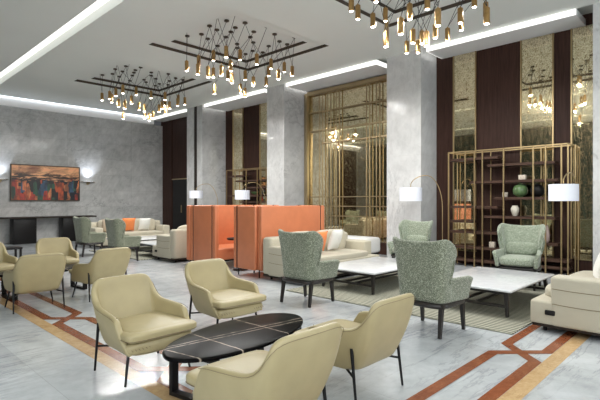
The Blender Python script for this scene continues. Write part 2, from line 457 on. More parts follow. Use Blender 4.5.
# ceiling with three stepped recesses, a light slot and an added unseen one
REC = [(4.88, 7.68, y, y+2.8) for y in (2.15, 6.5, 10.85)]
SLOTS = [(3.20, 3.52, -2.6, 17.05), (-1.2, -0.88, -2.6, 17.05)]  # second slot is made up, out of view, for more light
XE = 9.25
holes = REC + [(s[0], s[1], s[2], s[3]) for s in SLOTS]
xs = sorted({X0, XE, *[v for q in holes for v in q[:2]]}); ys = sorted({Y0, 17.3, *[v for q in holes for v in q[2:]]})
mb = MB()
for xa, xb in zip(xs, xs[1:]):
    for y_a, y_b in zip(ys, ys[1:]):
        cx, cy = (xa+xb)/2, (y_a+y_b)/2
        if any(q[0] < cx < q[1] and q[2] < cy < q[3] for q in holes): continue
        mb.quad((xa, y_a, ZC), (xa, y_b, ZC), (xb, y_b, ZC), (xb, y_a, ZC))
mb.quad((XE, Y0, ZC+.12), (XE, Y1, ZC+.12), (X1, Y1, ZC+.12), (X1, Y0, ZC+.12))
mb.quad((XE, Y0, ZC), (XE, Y1, ZC), (XE, Y1, ZC+.12), (XE, Y0, ZC+.12))
ins = 0.34; st = 0.068
for a, b, c, d in REC:
    z = ZC+st; A_, B_, C_, D_ = a+ins, b-ins, c+ins, d-ins
    mb.quad((a, c, z), (a, C_, z), (b, C_, z), (b, c, z)); mb.quad((a, D_, z), (a, d, z), (b, d, z), (b, D_, z))
    mb.quad((a, C_, z), (a, D_, z), (A_, D_, z), (A_, C_, z)); mb.quad((B_, C_, z), (B_, D_, z), (b, D_, z), (b, C_, z))
    z += st; mb.quad((A_, C_, z), (A_, D_, z), (B_, D_, z), (B_, C_, z))
for a, b, c, d in SLOTS:
    for (p, q) in (((a, c), (a, d)), ((a, d), (b, d)), ((b, d), (b, c)), ((b, c), (a, c))):
        mb.quad((*p, ZC), (*q, ZC), (*q, ZC+.2), (*p, ZC+.2))
struct(mb.build('ceiling', M['ceiling'], smooth=0, fix=False))
n = 1
for a, b, c, d in REC:
    for (a2, b2, c2, d2, z) in ((a, b, c, d, ZC), (a+ins, b-ins, c+ins, d-ins, ZC+st)):
        mb = MB(); t = .012
        mb.box((a2-t, c2-t, z+.001), (b2+t, c2, z+st)); mb.box((a2-t, d2, z+.001), (b2+t, d2+t, z+st))
        mb.box((a2-t, c2, z+.001), (a2, d2, z+st)); mb.box((b2, c2, z+.001), (b2+t, d2, z+st))
        struct(mb.build('trim_%d' % n, M['bronze'], smooth=0)); n += 1
for a, b, c, d in SLOTS:
    o = MB().quad((a, c, ZC+.19), (a, d, ZC+.19), (b, d, ZC+.19), (b, c, ZC+.19)).build('led_light_strip', M['led'], smooth=0, fix=False)
    tag(o, 'long white LED panel in the ceiling slot at top left' if a > 0 else 'white LED panel in the second ceiling slot, beyond the picture', 'light')

# walls
def wbox(name, lo, hi, mat): return struct(MB().box(lo, hi).build(name, mat, smooth=0))
wbox('wall_back', (X0, 17.4, 0), (9.8, 17.6, 4.55), M['wallmarble'])
wbox('wall_back_cove', (X0, 17.27, 4.55), (9.3, 17.62, 4.95), M['white'])
wbox('wall_left', (X0-.2, Y0, 0), (X0, 17.6, 5.1), M['wallmarble'])
wbox('wall_front', (X0, Y0-.2, 0), (X1, Y0, 5.1), M['wallmarble'])
tag(MB().box((X0, 17.19, ZC-.022), (9.2, 17.24, ZC-.001)).build('led_cove_light', M['cove'], smooth=0), 'thin white light line along the ceiling above the painting wall', 'light')
# column pairs
for (y0, y1) in ((0.95, 1.82), (5.13, 6.03), (9.55, 10.29), (13.73, 14.72)):
    if y0 > 13:
        mb = MB().box((XE, y0, 0), (10.3, 14.06, ZC+.1)).box((XE, 14.27, 0), (10.3, y1, ZC+.1))
        struct(mb.build('column', M['colmarble'], smooth=0))
        struct(MB().box((XE+.02, 14.06, 0), (10.3, 14.27, ZC+.1)).build('column_groove', M['darkplinth'], smooth=0))  # nearly flush dark strip standing in for the shade inside the groove
    else: struct(MB().box((XE, y0, 0), (10.3, y1, ZC+.1)).build('column', M['colmarble'], smooth=0))
# right hand walls, bay by bay
wbox('wall_right', (9.98, Y0, 0), (10.2, 5.13, 4.95), M['wood'])
wbox('wall_right', (10.28, 6.03, 0), (10.5, 9.55, 4.95), M['wood'])
wbox('wall_right', (10.28, 10.29, 0), (10.5, 13.73, 4.95), M['wood'])
wbox('wall_right', (9.8, 14.72, 0), (10.2, 17.6, 4.95), M['wood'])
# floating soffits with lit fascias
for (y0, y1, xb, lit) in ((2.08, 4.98, 9.98, 1), (6.34, 9.45, 10.28, 1), (10.42, 13.6, 10.28, 1), (14.8, 17.38, 9.8, 1), (Y0, 0.8, 9.98, 1)):
    wbox('ceiling_soffit', (XE+.02, y0, 4.73), (xb, y1, ZC+.02), M['soffit'])
    mb = MB().box((XE, y0+.0, 4.735), (XE+.02, y1, ZC))
    if y0 != 2.08: mb.box((XE, y0-.02, 4.735), (xb, y0, ZC))
    mb.box((XE, y1, 4.735), (xb, y1+.02, ZC))
    lab = {2.08: 'white light band along the soffit above the bookshelf bay', 6.34: 'white light band along the soffit above the gold lattice',
           10.42: 'white light band along the soffit between the two distant columns', 14.8: 'white light band along the soffit above the dark doorway', Y0: 'light band on the soffit beyond the right column'}[y0]
    tag(mb.build('cove_light', M['fascia'], smooth=0), lab, 'light')
# mirror strips with gold edges
def mirror_strip(x, ya_, yb_, z0, z1, label):
    r = thing('mirror_panel', label, 'mirror', (x, (ya_+yb_)/2, z0)); hw = (yb_-ya_)/2; hh = z1-z0
    MB().box((-.012, -hw+.02, 0), (0.02, hw-.02, hh)).build('mirror_glass', M['mirror'], r, smooth=0)
    for s in (-1, 1): MB().box((-.03, s*hw-.012, 0), (0.02, s*hw+.012, hh)).build('edge_strip', M['postbrass'], r, smooth=0)
    return r
mirror_strip(9.96, 4.18, 4.69, .28, 4.72, 'tall antique mirror strip beside the middle column, behind the bookshelf end')
mirror_strip(9.96, 2.63, 3.23, .28, 4.72, 'tall antique mirror strip in the middle of the bookshelf wall')
mirror_strip(9.96, 1.83, 2.31, .28, 4.72, 'tall antique mirror strip next to the column at the picture edge')
mirror_strip(10.26, 12.68, 13.25, .28, 4.72, 'narrow antique mirror strip nearer the striped far column with the groove')
mirror_strip(10.26, 10.75, 11.76, .28, 4.72, 'antique mirror strip just left of the second column')
r = thing('mirror_panel', 'wide speckled antique mirror wall behind the gold lattice screen', 'mirror', (10.215, 7.78, .3))
MB().box((-.01, -1.73, .0), (.02, 1.75, 4.39)).build('mirror_glass', M['mirror'], r, smooth=0)
MB().box((-.01, -1.73, -.3), (.02, 1.75, 0)).build('skirting', M['wood'], r, smooth=0)
# door bay at the end
struct(MB().box((9.77, 14.9, 2.30), (9.8, 16.62, 4.7)).box((9.75, 16.66, 0), (9.8, 17.38, 4.7)).build('wall_right_panelling', M['wood'], smooth=0))
d = struct(MB().box((9.765, 14.9, 0), (9.79, 16.6, 2.27)).build('door_1', M['black'], smooth=0))
MB().box((9.735, 15.9, .95), (9.765, 15.94, 1.25), .004).build('door_handle', M['brass'], d, smooth=0)
struct(MB().box((9.74, 14.9, 2.27), (9.80, 16.62, 2.31)).build('trim_20', M['brass'], smooth=0))

# far left side in the mirrors: curtains invented for contrast, and a dark panel
for k in range(3):
    y0 = 4.2+k*4.1; rows = []
    for z in (0.02, 4.8):
        rows.append([Vector((0.055*math.sin(i*1.1), -1.95+i*.05, z)) for i in range(79)])
    mb = MB(); mb.grid(rows); o = mb.build('curtain', simple('dark green curtain', (.035, .05, .042), .8), smooth=60); o.location = (X0+.12, y0+1.95, 0)
    tag(o, ['pleated dark green curtain next to the window, seen only in the mirrors', 'middle one of three pleated dark green curtains, seen only in the mirrors', 'pleated dark green curtain nearest the painting wall, seen only in the mirrors'][k], 'curtain', 'dark curtains')
struct(MB().box((-2.75, 17.35, 0), (-.95, 17.4, 4.55)).build('wall_back_panelling', M['wood'], smooth=0))

# gold lattice screen
r = thing('lattice_screen', 'tall gold metal lattice screen between two marble columns', 'screen', (10.135, 8.0, 0))
yl, yh = 9.40, 6.2
MB().box((-.06, yl-8, 0), (.055, yl-8+.12, 4.66), .004).box((-.06, -1.94, 4.58), (.055, yl-8, 4.70), .004).build('frame', M['brass'], r)
for y in (8.95, 8.83, 8.63, 8.51, 8.31, 8.19, 7.25, 7.15, 6.93, 6.82, 6.5, 6.38):
    top = 4.6
    MB().box((-.012, y-8-.012, .32), (.012, y-8+.012, top)).build('upright', M['brass'], r, smooth=0)
for z in (4.06, 3.50):
    MB().box((.014, -1.94, z-.02), (.038, yl-8, z+.02)).build('crossbar', M['brass'], r, smooth=0)
MB().box((.014, -1.94, 3.10), (.038, .88, 3.14)).build('crossbar', M['brass'], r, smooth=0)
for z in (1.53, 1.26, .98): MB().box((.014, -1.94, z-.014), (.038, yl-8, z+.014)).build('crossbar', M['brass'], r, smooth=0)
MB().box((-.02, -1.94, 0), (.03, yl-8, .30)).build('base', M['wood'], r, smooth=0)

# daylight window left of the camera; the front one is added fill light
def window(n, lo, hi, axis, watt):
    c = Vector(((lo[0]+hi[0])/2, (lo[1]+hi[1])/2, (lo[2]+hi[2])/2))
    mb = MB(); mb.box(lo, hi); o = struct(mb.build('window_%d' % n, M['white'], smooth=0))
    L = bpy.data.lights.new('daylight', 'AREA'); L.shape = 'RECTANGLE'; L.energy = watt; L.color = (.90, .95, 1.0)
    if axis == 'x': L.size, L.size_y = hi[2]-lo[2]-.1, hi[1]-lo[1]-.1
    else: L.size, L.size_y = hi[0]-lo[0]-.1, hi[2]-lo[2]-.1
    q = bpy.data.objects.new('daylight', L); COL.objects.link(q)
    if axis == 'x': q.location = (hi[0]+.02, c.y, c.z); q.rotation_euler = (0, -PI/2, 0)
    else: q.location = (c.x, hi[1]+.02, c.z); q.rotation_euler = (PI/2, 0, 0)
window(1, (X0-.05, -2.6, .4), (X0+.02, 3.6, 4.5), 'x', WIN_LEFT)
window(2, (-2.4, Y0-.05, 2.0), (7.5, Y0+.02, 4.5), 'y', FRONT_FILL)  # made up, set high to brighten the column sides

# ================================================================== FURNITURE
def cat_interp(keys, s):
    """keys: list of (s, vector tuple) ascending; Catmull-Rom in s"""
    n = len(keys)
    for i in range(n-1):
        if s <= keys[i+1][0] or i == n-2:
            s0, s1 = keys[i][0], keys[i+1][0]; t = (s-s0)/(s1-s0)
            p1 = Vector(keys[i][1]); p2 = Vector(keys[i+1][1])
            p0 = Vector(keys[i-1][1]) if i else p1*2-p2
            p3 = Vector(keys[i+2][1]) if i < n-2 else p2*2-p1
            return 0.5*((2*p1)+(p2-p0)*t+(2*p0-5*p1+4*p2-p3)*t*t+(3*p1-p0-3*p2+p3)*t**3)
# ---- tan leather lounge chair (faces +Y)
def lounge_chair(label):
    t = thing('lounge_chair', label, 'armchair')
    top = [(0, (0, -.450, .735)), (.22, (.20, -.445, .732)), (.30, (.270, -.425, .705)), (.36, (.300, -.385, .645)), (.42, (.306, -.325, .575)), (.50, (.312, -.235, .532)),
           (.70, (.326, -.08, .518)), (.88, (.334, .06, .508)), (1.0, (.332, .13, .490))]
    bot = [(0, (0, -.26, .225)), (.22, (.17, -.26, .225)), (.30, (.215, -.25, .225)), (.36, (.24, -.225, .225)), (.42, (.255, -.19, .225)), (.50, (.262, -.12, .225)),
           (.70, (.272, .05, .22)), (.88, (.282, .19, .22)), (1.0, (.288, .29, .22))]
    rows = []
    nv = 8; nu = 25
    for j in range(nv+1):
        v = j/nv; row = []
        for i in range(-nu, nu+1):
            s = abs(i)/nu; a = cat_interp(top, s); b = cat_interp(bot, s)
            p = b.lerp(a, v); bl = math.sin(PI*v)**0.8*(0.03 if s < .36 else .018)
            nrm = Vector((a.x, a.y-0.1, 0)); nrm = nrm.normalized() if nrm.length > 1e-4 else Vector((0, -1, 0))
            p += nrm*bl
            if i < 0: p.x = -p.x
            row.append(p)
        rows.append(row)
    mb = MB(); mb.grid(rows); o = mb.build('shell', M['leather'], t, smooth=0)
    for p in o.data.polygons: p.use_smooth = True
    # make the thickness grow inward
    c = min(o.data.polygons, key=lambda q: (q.center-Vector((0, -.35, .5))).length)
    if c.normal.y > 0: o.data.flip_normals()
    solid(o, .05, 1, -1)
    # seam along the rim, over the back
    pts = []
    for i in range(-nu, nu+1):
        s = abs(i)/nu; a = cat_interp(top, s); b = cat_interp(bot, s); p = b.lerp(a, .955)
        nrm = Vector((a.x, a.y-0.1, 0)).normalized(); p += nrm*.0105
        if i < 0: p.x = -p.x
        pts.append(p)
    MB().tube(pts, .0016, 5).build('seam', M['stitch'], o)
    for sx in (-1, 1):
        pp = [Vector((sx*.300, .11, .50)), Vector((sx*.296, .03, .45)), Vector((sx*.290, -.04, .41))]
        MB().tube(pp, .002, 5).build('arm_seam', M['stitch'], o)
    mb = MB(); puff(mb, (0, .035, .27), (.55, .56, .115), 5, 12); puff(mb, (0, .215, .278), (.595, .19, .105), 4.5, 12); b = mb.build('seat_base', M['leather'], t)
    mb = MB()
    for k in range(-9, 10): mb.rod((k*.030, .3115, .272), (k*.030+.013, .312, .288), .0022, seg=5)
    mb.build('stitching', M['stitch'], b)
    mb = MB(); puff(mb, (0, .04, .370), (.57, .56, .095), 5.5, 16, .12); puff(mb, (0, .235, .370), (.635, .235, .074), 5.5, 14, .10); c = mb.build('seat_cushion', M['leather'], t)
    ring = [Vector((math.copysign(abs(math.cos(a))**.42, math.cos(a))*.319, .235+math.copysign(abs(math.sin(a))**.42, math.sin(a))*.119, .352)) for a in [k*2*PI/48 for k in range(48)]]
    MB().tube(ring, .0035, 5, True).build('piping', M['stitch'], c)
    for sx in (-1, 1):
        MB().rod((sx*.245, .19, .245), (sx*.295, .235, 0), .0125, .009).build('leg', M['blackmetal'], t)
        MB().rod((sx*.290, -.245, .40), (sx*.30, -.295, 0), .013, .009).build('leg', M['blackmetal'], t)
        MB().rod((sx*.294, -.27, .205), (sx*.19, -.10, .225), .009).build('brace', M['blackmetal'], t)
    return t
LC = [('tan leather lounge chair at the front left, facing the black oval table', 1.83, 3.55, PI+.03),
      ('tan leather lounge chair behind the far end of the black oval table', 2.96, 3.94, PI-.02),
      ('tan leather lounge chair cut off by the bottom edge, its back to the camera', 1.74, 2.00, 0),
      ('tan leather lounge chair seen from behind beside the right end of the black table', 2.74, 2.12, 0),
      ('tan leather lounge chair in the left group with its back to the camera', 1.90, 6.72, -.05),
      ('tan leather lounge chair seen side-on in the left group, below two green chairs', 2.78, 6.78, .10),
      ('tan leather lounge chair facing the camera in the left group, in front of the console', 2.78, 8.55, PI-.18),
      ('tan leather lounge chair half cut off by the left edge of the picture', 1.78, 8.35, PI+.05)]
proto = lounge_chair(LC[0][0]); proto['group'] = 'tan lounge chairs round the low tables'
for i, (lb_, x, y, rz) in enumerate(LC):
    if i == 0: proto.scale = (.965, .965, 1)
    if i == 0: proto.location = (x, y, 0.004); proto.rotation_euler = (0, 0, rz)
    else: dup(proto, (x, y, 0.004), rz, lb_)

# ---- green wing chair (faces +Y)
def wing_chair(label, mat):
    t = thing('wing_chair', label, 'armchair')
    tp = [(0, (0, -.375, .975)), (.2, (.20, -.37, .985)), (.30, (.300, -.345, 1.0)), (.38, (.362, -.275, 1.005)), (.43, (.384, -.15, .95)), (.48, (.364, -.085, .84)), (.53, (.310, -.145, .71)), (.575, (.300, -.15, .605)),
          (.64, (.330, -.05, .585)), (.78, (.362, .14, .580)), (.92, (.366, .28, .575)), (1.0, (.345, .325, .550))]
    bt = [(0, (0, -.29, .335)), (.2, (.16, -.29, .335)), (.30, (.24, -.275, .335)), (.38, (.285, -.23, .335)), (.43, (.295, -.18, .335)), (.48, (.30, -.14, .335)), (.53, (.302, -.10, .335)),
          (.575, (.303, -.06, .335)), (.64, (.304, .0, .335)), (.78, (.312, .14, .335)), (1.0, (.315, .29, .335))]
    rows = []; nu = 34; nv = 12
    for j in range(nv+1):
        v = j/nv; row = []
        for i in range(-nu, nu+1):
            q = abs(i)/nu; a = cat_interp(tp, q); b = cat_interp(bt, q); k = v**1.7
            p = Vector((b.x+(a.x-b.x)*k, b.y+(a.y-b.y)*(v**1.2), b.z+(a.z-b.z)*v))
            if i < 0: p.x = -p.x
            row.append(p)
        rows.append(row)
    mb = MB(); mb.grid(rows); o = mb.build('backrest', mat, t, smooth=0)
    c = min(o.data.polygons, key=lambda q: (q.center-Vector((0, -.33, .6))).length)
    if c.normal.y > 0: o.data.flip_normals()
    solid(o, .06, 1, -1)
    mb = MB(); puff(mb, (0, .02, .425), (.56, .62, .15), 4.5, 14, .12); mb.build('seat_cushion', mat, t)
    mb = MB(); puff(mb, (0, -.235, .60), (.52, .13, .22), 3.2, 12); mb.build('lumbar_cushion', mat, t)
    pts = [Vector((math.copysign(abs(math.cos(a))**.5, math.cos(a))*.300, -.015+math.copysign(abs(math.sin(a))**.5, math.sin(a))*.295, .318)) for a in [k*2*PI/40 for k in range(40)]]
    mb = MB(); mb.tube(pts, .026, 8, True); mb.box((-.30, -.28, .30), (.30, .25, .345)); mb.build('base_frame', M['legwood'], t)
    for sx in (-1, 1):
        for (ya_, yb_) in ((.215, .245), (-.25, -.30)):
            MB().beam((sx*.262, ya_, .32), (sx*.268, yb_, 0), .048, .048, .032, .032).build('leg', M['legwood'], t)
    return t
w1 = wing_chair('green wing chair in front of the cream sofa, its back to the camera', M['boucle'])
w1['group'] = 'green wing chairs'; w1.scale = (.94, .94, 1)
w1.location = (4.66, 4.32, .004); w1.rotation_euler = (0, 0, -PI/2+.05)
dup(w1, (4.60, 2.42, .004), -PI/2-.04, 'nearest green wing chair, its back to the camera, beside the marble coffee table')
dup(w1, (4.72, 12.10, .004), -PI/2, 'dark green wing chair in the far group nearest the black console')
dup(w1, (4.82, 10.40, .004), -PI/2, 'green wing chair in the far group, right of another green chair')
w2 = wing_chair('pale green wing chair facing the camera in front of the bookshelf', M['boucle_light'])
w2['group'] = 'green wing chairs'; w2.scale = (.97, .95, 1)
w2.location = (7.76, 2.55, .019); w2.rotation_euler = (0, 0, math.radians(98))
dup(w2, (7.92, 4.62, .019), math.radians(86), 'pale green wing chair in front of the marble column, half hidden by the nearest one')

# ---- sofas (face +Y)
def sofa(label, L, dep=1.02, group='cream sofas'):
    t = thing('sofa', label, 'sofa', group=group); h = L/2; b = -dep/2; f = dep/2
    MB().box((-h+.02, b+.02, .055), (h-.02, f-.02, .10), .008).build('plinth', M['darkplinth'], t)
    mb = MB(); mb.box((-h+.006, b+.20, .084), (h-.006, f, .335), .03, 3); mb.build('base', M['sofa'], t)
    mb = MB(); puff(mb, (0, .08, .375), (L-.50, dep-.20, .13), 7, 14, .05); mb.build('seat_cushion', M['sofa'], t)
    for s in (-1, 1):
        mb = MB(); mb.box((s*h-(.24 if s > 0 else 0), b+.16, .08), (s*h+(.24 if s < 0 else 0), f-.20, .605), .035, 4)
        a = mb.build('armrest', M['sofa'], t)
        mb = MB()
        for z in (.475, .315): mb.tube([(s*(h+.0015), b+.20+k*.1*(dep-.42), z-.012*math.sin(k/10*PI)) for k in range(11)], .0035, 5)
        mb.build('seam', M['stitch'], a)
        MB().box((s*h-.014, f-.25, .19), (s*h+.014, f-.15, .245), .013).build('connector', M['black'], t)
    mb = MB(); mb.box((-h+.01, b, .08), (h-.01, b+.24, .755), .06, 4); mb.build('backrest', M['sofa'], t)
    n_ = 2
    for k in range(n_):
        cw = (L-.52)/n_; x = -h+.26+cw*(k+.5)
        mb = MB(); puff(mb, (x, b+.30, .615), (cw-.01, .22, .43), 4.5, 14, .03); mb.build('back_cushion', M['sofa'], t)
    for x in (-h+.12, h-.12):
        for y in (b+.14, f-.12): MB().rod((x, y, .08), (x, y, 0), .025, .02).build('leg', M['black'], t)
    return t
s1 = sofa('cream sofa behind the marble table, in front of the orange booth, with an orange cushion', 2.25)
s1.location = (6.53, 5.655, .004); s1.rotation_euler = (0, 0, PI)
s2 = sofa('cream sofa at the right edge of the picture, seen from its end', 2.4)
s2.location = (6.49, 1.12, .004)
s3 = sofa('cream sofa beyond the left side of the orange booth, seen from its end', 2.4)
s3.location = (6.62, 9.66, .004)
s4 = sofa('far cream sofa against the marble wall below the painting, orange and white cushions on it', 2.45)
s4.location = (6.70, 13.95, .004); s4.rotation_euler = (0, 0, PI)

def cushion(name, label, mat, loc, rot, size=.44, th=.15):
    mb = MB(); n_ = 12; 
    for sgn in (1, -1):
        rows = []
        for i in range(n_+1):
            r_ = []
            for j in range(n_+1):
                u = i/n_*2-1; v = j/n_*2-1
                pin = 1-.07*(1-abs(u)**2)*0 - .06*(abs(v)**2)*(1-abs(u)**4)
                pin2 = 1 - .06*(abs(u)**2)*(1-abs(v)**4)
                x = u*size/2*pin2*1.0; z = v*size/2*pin
                y = sgn*th/2*((1-u*u)**.45)*((1-v*v)**.45)
                r_.append(Vector((x, y, z)))
            rows.append(r_)
        mb.grid(rows)
    bmesh.ops.remove_doubles(mb.bm, verts=mb.bm.verts, dist=.0005)
    o = mb.build(name, mat, None, smooth=80); o.location = loc; o.rotation_euler = rot
    return tag(o, label, 'cushion')
cushion('scatter_cushion', 'white cushion leaning on the right end of the cream sofa behind the marble table', M['whitefab'], (6.74, 5.55, .665), (math.radians(-18), 0, PI+.2), .42)
cushion('scatter_cushion', 'orange cushion partly hidden by the green wing chair back', M['orangefab'], (6.27, 5.57, .66), (math.radians(-16), 0, PI-.1), .40)
cushion('scatter_cushion', 'orange cushion on the far sofa under the painting', M['orangefab'], (6.60, 13.88, .67), (math.radians(-16), 0, PI), .44)
cushion('scatter_cushion', 'white cushion on the far sofa, right of an orange one', M['whitefab'], (7.14, 13.88, .66), (math.radians(-16), 0, PI+.1), .42)
cushion('scatter_cushion', 'beige cushion at the left end of the far sofa, between the green chairs', M['beigefab'], (5.97, 13.90, .66), (math.radians(-16), 0, PI), .42)
cushion('scatter_cushion', 'grey-white cushion on the right-edge sofa', M['whitefab'], (6.34, 1.14, .68), (math.radians(20), 0, .25), .46)

# ---- rugs
def rug(x0, y0, x1, y1, label):
    o = MB().box((-(x1-x0)/2, -(y1-y0)/2, 0), ((x1-x0)/2, (y1-y0)/2, .012), .004).build('rug', M['rug'], smooth=0)
    o.location = ((x0+x1)/2, (y0+y1)/2, .0035); return tag(o, label, 'rug')
rug(4.97, 1.70, 8.2, 5.10, 'cream and olive ribbed rug under the two nearer marble tables')
rug(5.12, 10.2, 8.3, 13.2, 'pale ribbed rug under the far marble tables')

# ---- marble coffee table
def coffee_table(label, L, W):
    t = thing('coffee_table', label, 'coffee table', group='white marble coffee tables'); a, b = L/2, W/2
    MB().box((-a, -b, .300), (a, b, .330), .012, 3).build('table_top', M['coffeemarble'], t)
    MB().box((-a+.10, -b+.08, .255), (a-.10, -b+.11, .300)).box((-a+.10, b-.11, .255), (a-.10, b-.08, .300)).box((-a+.10, -b+.08, .255), (-a+.13, b-.08, .300)).box((a-.13, -b+.08, .255), (a-.10, b-.08, .300)).build('apron', M['legwood'], t, smooth=0)
    for sx in (-1, 1):
        for sy in (-1, 1): MB().beam((sx*(a-.12), sy*(b-.10), .30), (sx*(a-.07), sy*(b-.07), 0), .05, .05, .032, .032).build('leg', M['legwood'], t, smooth=0)
        MB().box((sx*(a-.10)-.015, -b+.09, .10), (sx*(a-.10)+.015, b-.09, .13)).build('side_stretcher', M['legwood'], t, smooth=0)
    MB().box((-a+.10, -.11, .10), (a-.10, -.08, .13)).box((-a+.10, .08, .10), (a-.10, .11, .13)).build('long_stretcher', M['legwood'], t, smooth=0)
    return t
c = coffee_table('white marble coffee table with dark legs beside the nearest green chair', 1.74, 1.12); c.location = (6.42, 2.47, .0205)
dup(c, (6.40, 4.38, .0205), 0, 'white marble coffee table in front of the cream sofa, between two green chairs')
dup(c, (6.37, 10.75, .0205), 0, 'far white marble coffee table next to the end of the cream sofa')
dup(c, (6.37, 12.40, .0205), 0, 'farthest white marble coffee table, in front of the sofa with the orange cushion')

# ---- black oval tables
def oval_table(label):
    t = thing('oval_table', label, 'coffee table', group='black oval coffee tables')
    def prof(a, b):
        return
    mb = MB(); prof = [(.965, .333), (.99, .337), (1.0, .345), (1.0, .353), (.99, .360), (.965, .3635)]; seg = 64; rings = []
    for k_, z in prof: rings.append([mb.bm.verts.new(((.72-(1-k_)*.5)*math.cos(2*PI*k/seg), (.345-(1-k_)*.5)*math.sin(2*PI*k/seg), z)) for k in range(seg)])
    for p, q in zip(rings, rings[1:]):
        for k in range(seg): mb.bm.faces.new((p[k], p[(k+1) % seg], q[(k+1) % seg], q[k]))
    mb.bm.faces.new(rings[0][::-1]); mb.bm.faces.new(rings[-1]); mb.build('table_top', M['nero'], t)
    for s in (-1, 1):
        x = s*.50
        MB().box((x-.03, -.22, 0), (x+.03, .22, .028)).build('sled_rail', M['black'], t, smooth=0)
        MB().box((x-.03, -.22, .305), (x+.03, .22, .333)).build('top_rail', M['black'], t, smooth=0)
        for y in (-1, 1): MB().box((x-.03, y*.22-.03 if y > 0 else -.22, 0.028), (x+.03, .22 if y > 0 else -.19, .305)).build('leg', M['black'], t, smooth=0)
    return t
c = oval_table('black veined marble oval table between the nearest tan lounge chairs'); c.location = (2.27, 2.83, .004); c.rotation_euler = (0, 0, .176)
dup(c, (2.32, 7.62, .004), .1, 'black oval table hidden among the tan chairs of the left group')
t = thing('side_table', 'small black side table far left behind the tan chairs', 'side table', (2.72, 11.4, .004))
MB().box((-.22, -.22, .36), (.22, .22, .40), .006).build('table_top', M['black'], t)
for sx in (-1, 1):
    for sy in (-1, 1): MB().box((sx*.19-.02, sy*.19-.02, 0), (sx*.19+.02, sy*.19+.02, .36)).build('leg', M['black'], t, smooth=0)

# ---- orange high-back booth benches
def booth(label, L, pieces):
    """back panel along X on y=0, seat and wings towards +Y"""
    t = thing('high_back_booth', label, 'booth seat', group='orange high-back booths'); zt, zb = 1.31, .13; D = pieces[-1][1]
    MB().box((0, -.06, zb), (L-.10, .06, zt), .022, 3).build('back_panel', M['orange'], t)
    MB().box((L-.085, -.06, zb), (L+.03, .06, zt), .022, 3).build('end_panel', M['orange'], t)
    MB().box((L-.10, -.052, zb), (L-.085, .052, zt+.004)).build('joint_strip', M['black'], t, smooth=0)
    for x in (0, L-.04):
        for k, (ya_, yb_) in enumerate(pieces):
            MB().box((x-.05, ya_, zb), (x+.05, yb_, zt), .022, 3).build('wing_panel', M['orange'], t)
            if k: MB().box((x-.052, pieces[k-1][1], zb), (x+.045, ya_, zt+.004)).build('joint_strip', M['black'], t, smooth=0)
        for y in (.0, pieces[-1][0]): MB().rod((x, y, zb+.01), (x, y, 0), .012).build('leg', M['blackmetal'], t)
    MB().box((.055, .062, .18), (L-.095, D-.08, .42), .03, 3).build('seat', M['orange'], t)
    MB().box((.08, .10, .14), (L-.12, D-.15, .18)).build('seat_frame', M['black'], t, smooth=0)
    for x in (.3, L-.35):
        for y in (.16, D-.2): MB().rod((x, y, .15), (x, y, 0), .014).build('seat_leg', M['blackmetal'], t)
    return t
b1 = booth('orange leather high-back booth bench with its long back behind the cream sofa', 1.72, [(.064, .59), (.602, .70)])
b1.location = (5.45, 6.27, .004)
b2 = booth('orange leather high-back booth bench further left, facing the other one', 1.72, [(.064, .16), (.175, .84), (.855, .97)])
b2.location = (5.45+1.68, 8.53, .004); b2.rotation_euler = (0, 0, PI)
t = thing('tablet_table', 'small black round swivel table inside the orange booth', 'side table', (5.84, 7.30, .004))
MB().lathe([(.15, 0), (.15, .012), (.02, .016)], (0, 0, 0)).build('base', M['black'], t)
MB().tube([(0, 0, .01), (0, 0, .40), (.02, .06, .55), (.0, .12, .61)], .012).build('stem', M['blackmetal'], t)
MB().lathe([(.05, .60), (.17, .605), (.18, .615), (.18, .64), (.17, .645)], (0, .16, 0)).build('table_top', M['black'], t)

# ---- ottoman
t = thing('ottoman', 'white fabric ottoman on dark legs in front of the gold lattice', 'ottoman', (9.02, 6.72, .004), 0)
mb = MB(); mb.box((-.28, -.50, .16), (.28, .50, .53), .07, 4); mb.build('seat', M['ottoman'], t)
MB().box((-.22, -.46, .13), (.22, .46, .165)).build('frame', M['black'], t, smooth=0)
for sx in (-1, 1):
    for sy in (-1, 1): MB().rod((sx*.21, sy*.44, .14), (sx*.22, sy*.46, 0), .018, .012).build('leg', M['black'], t)

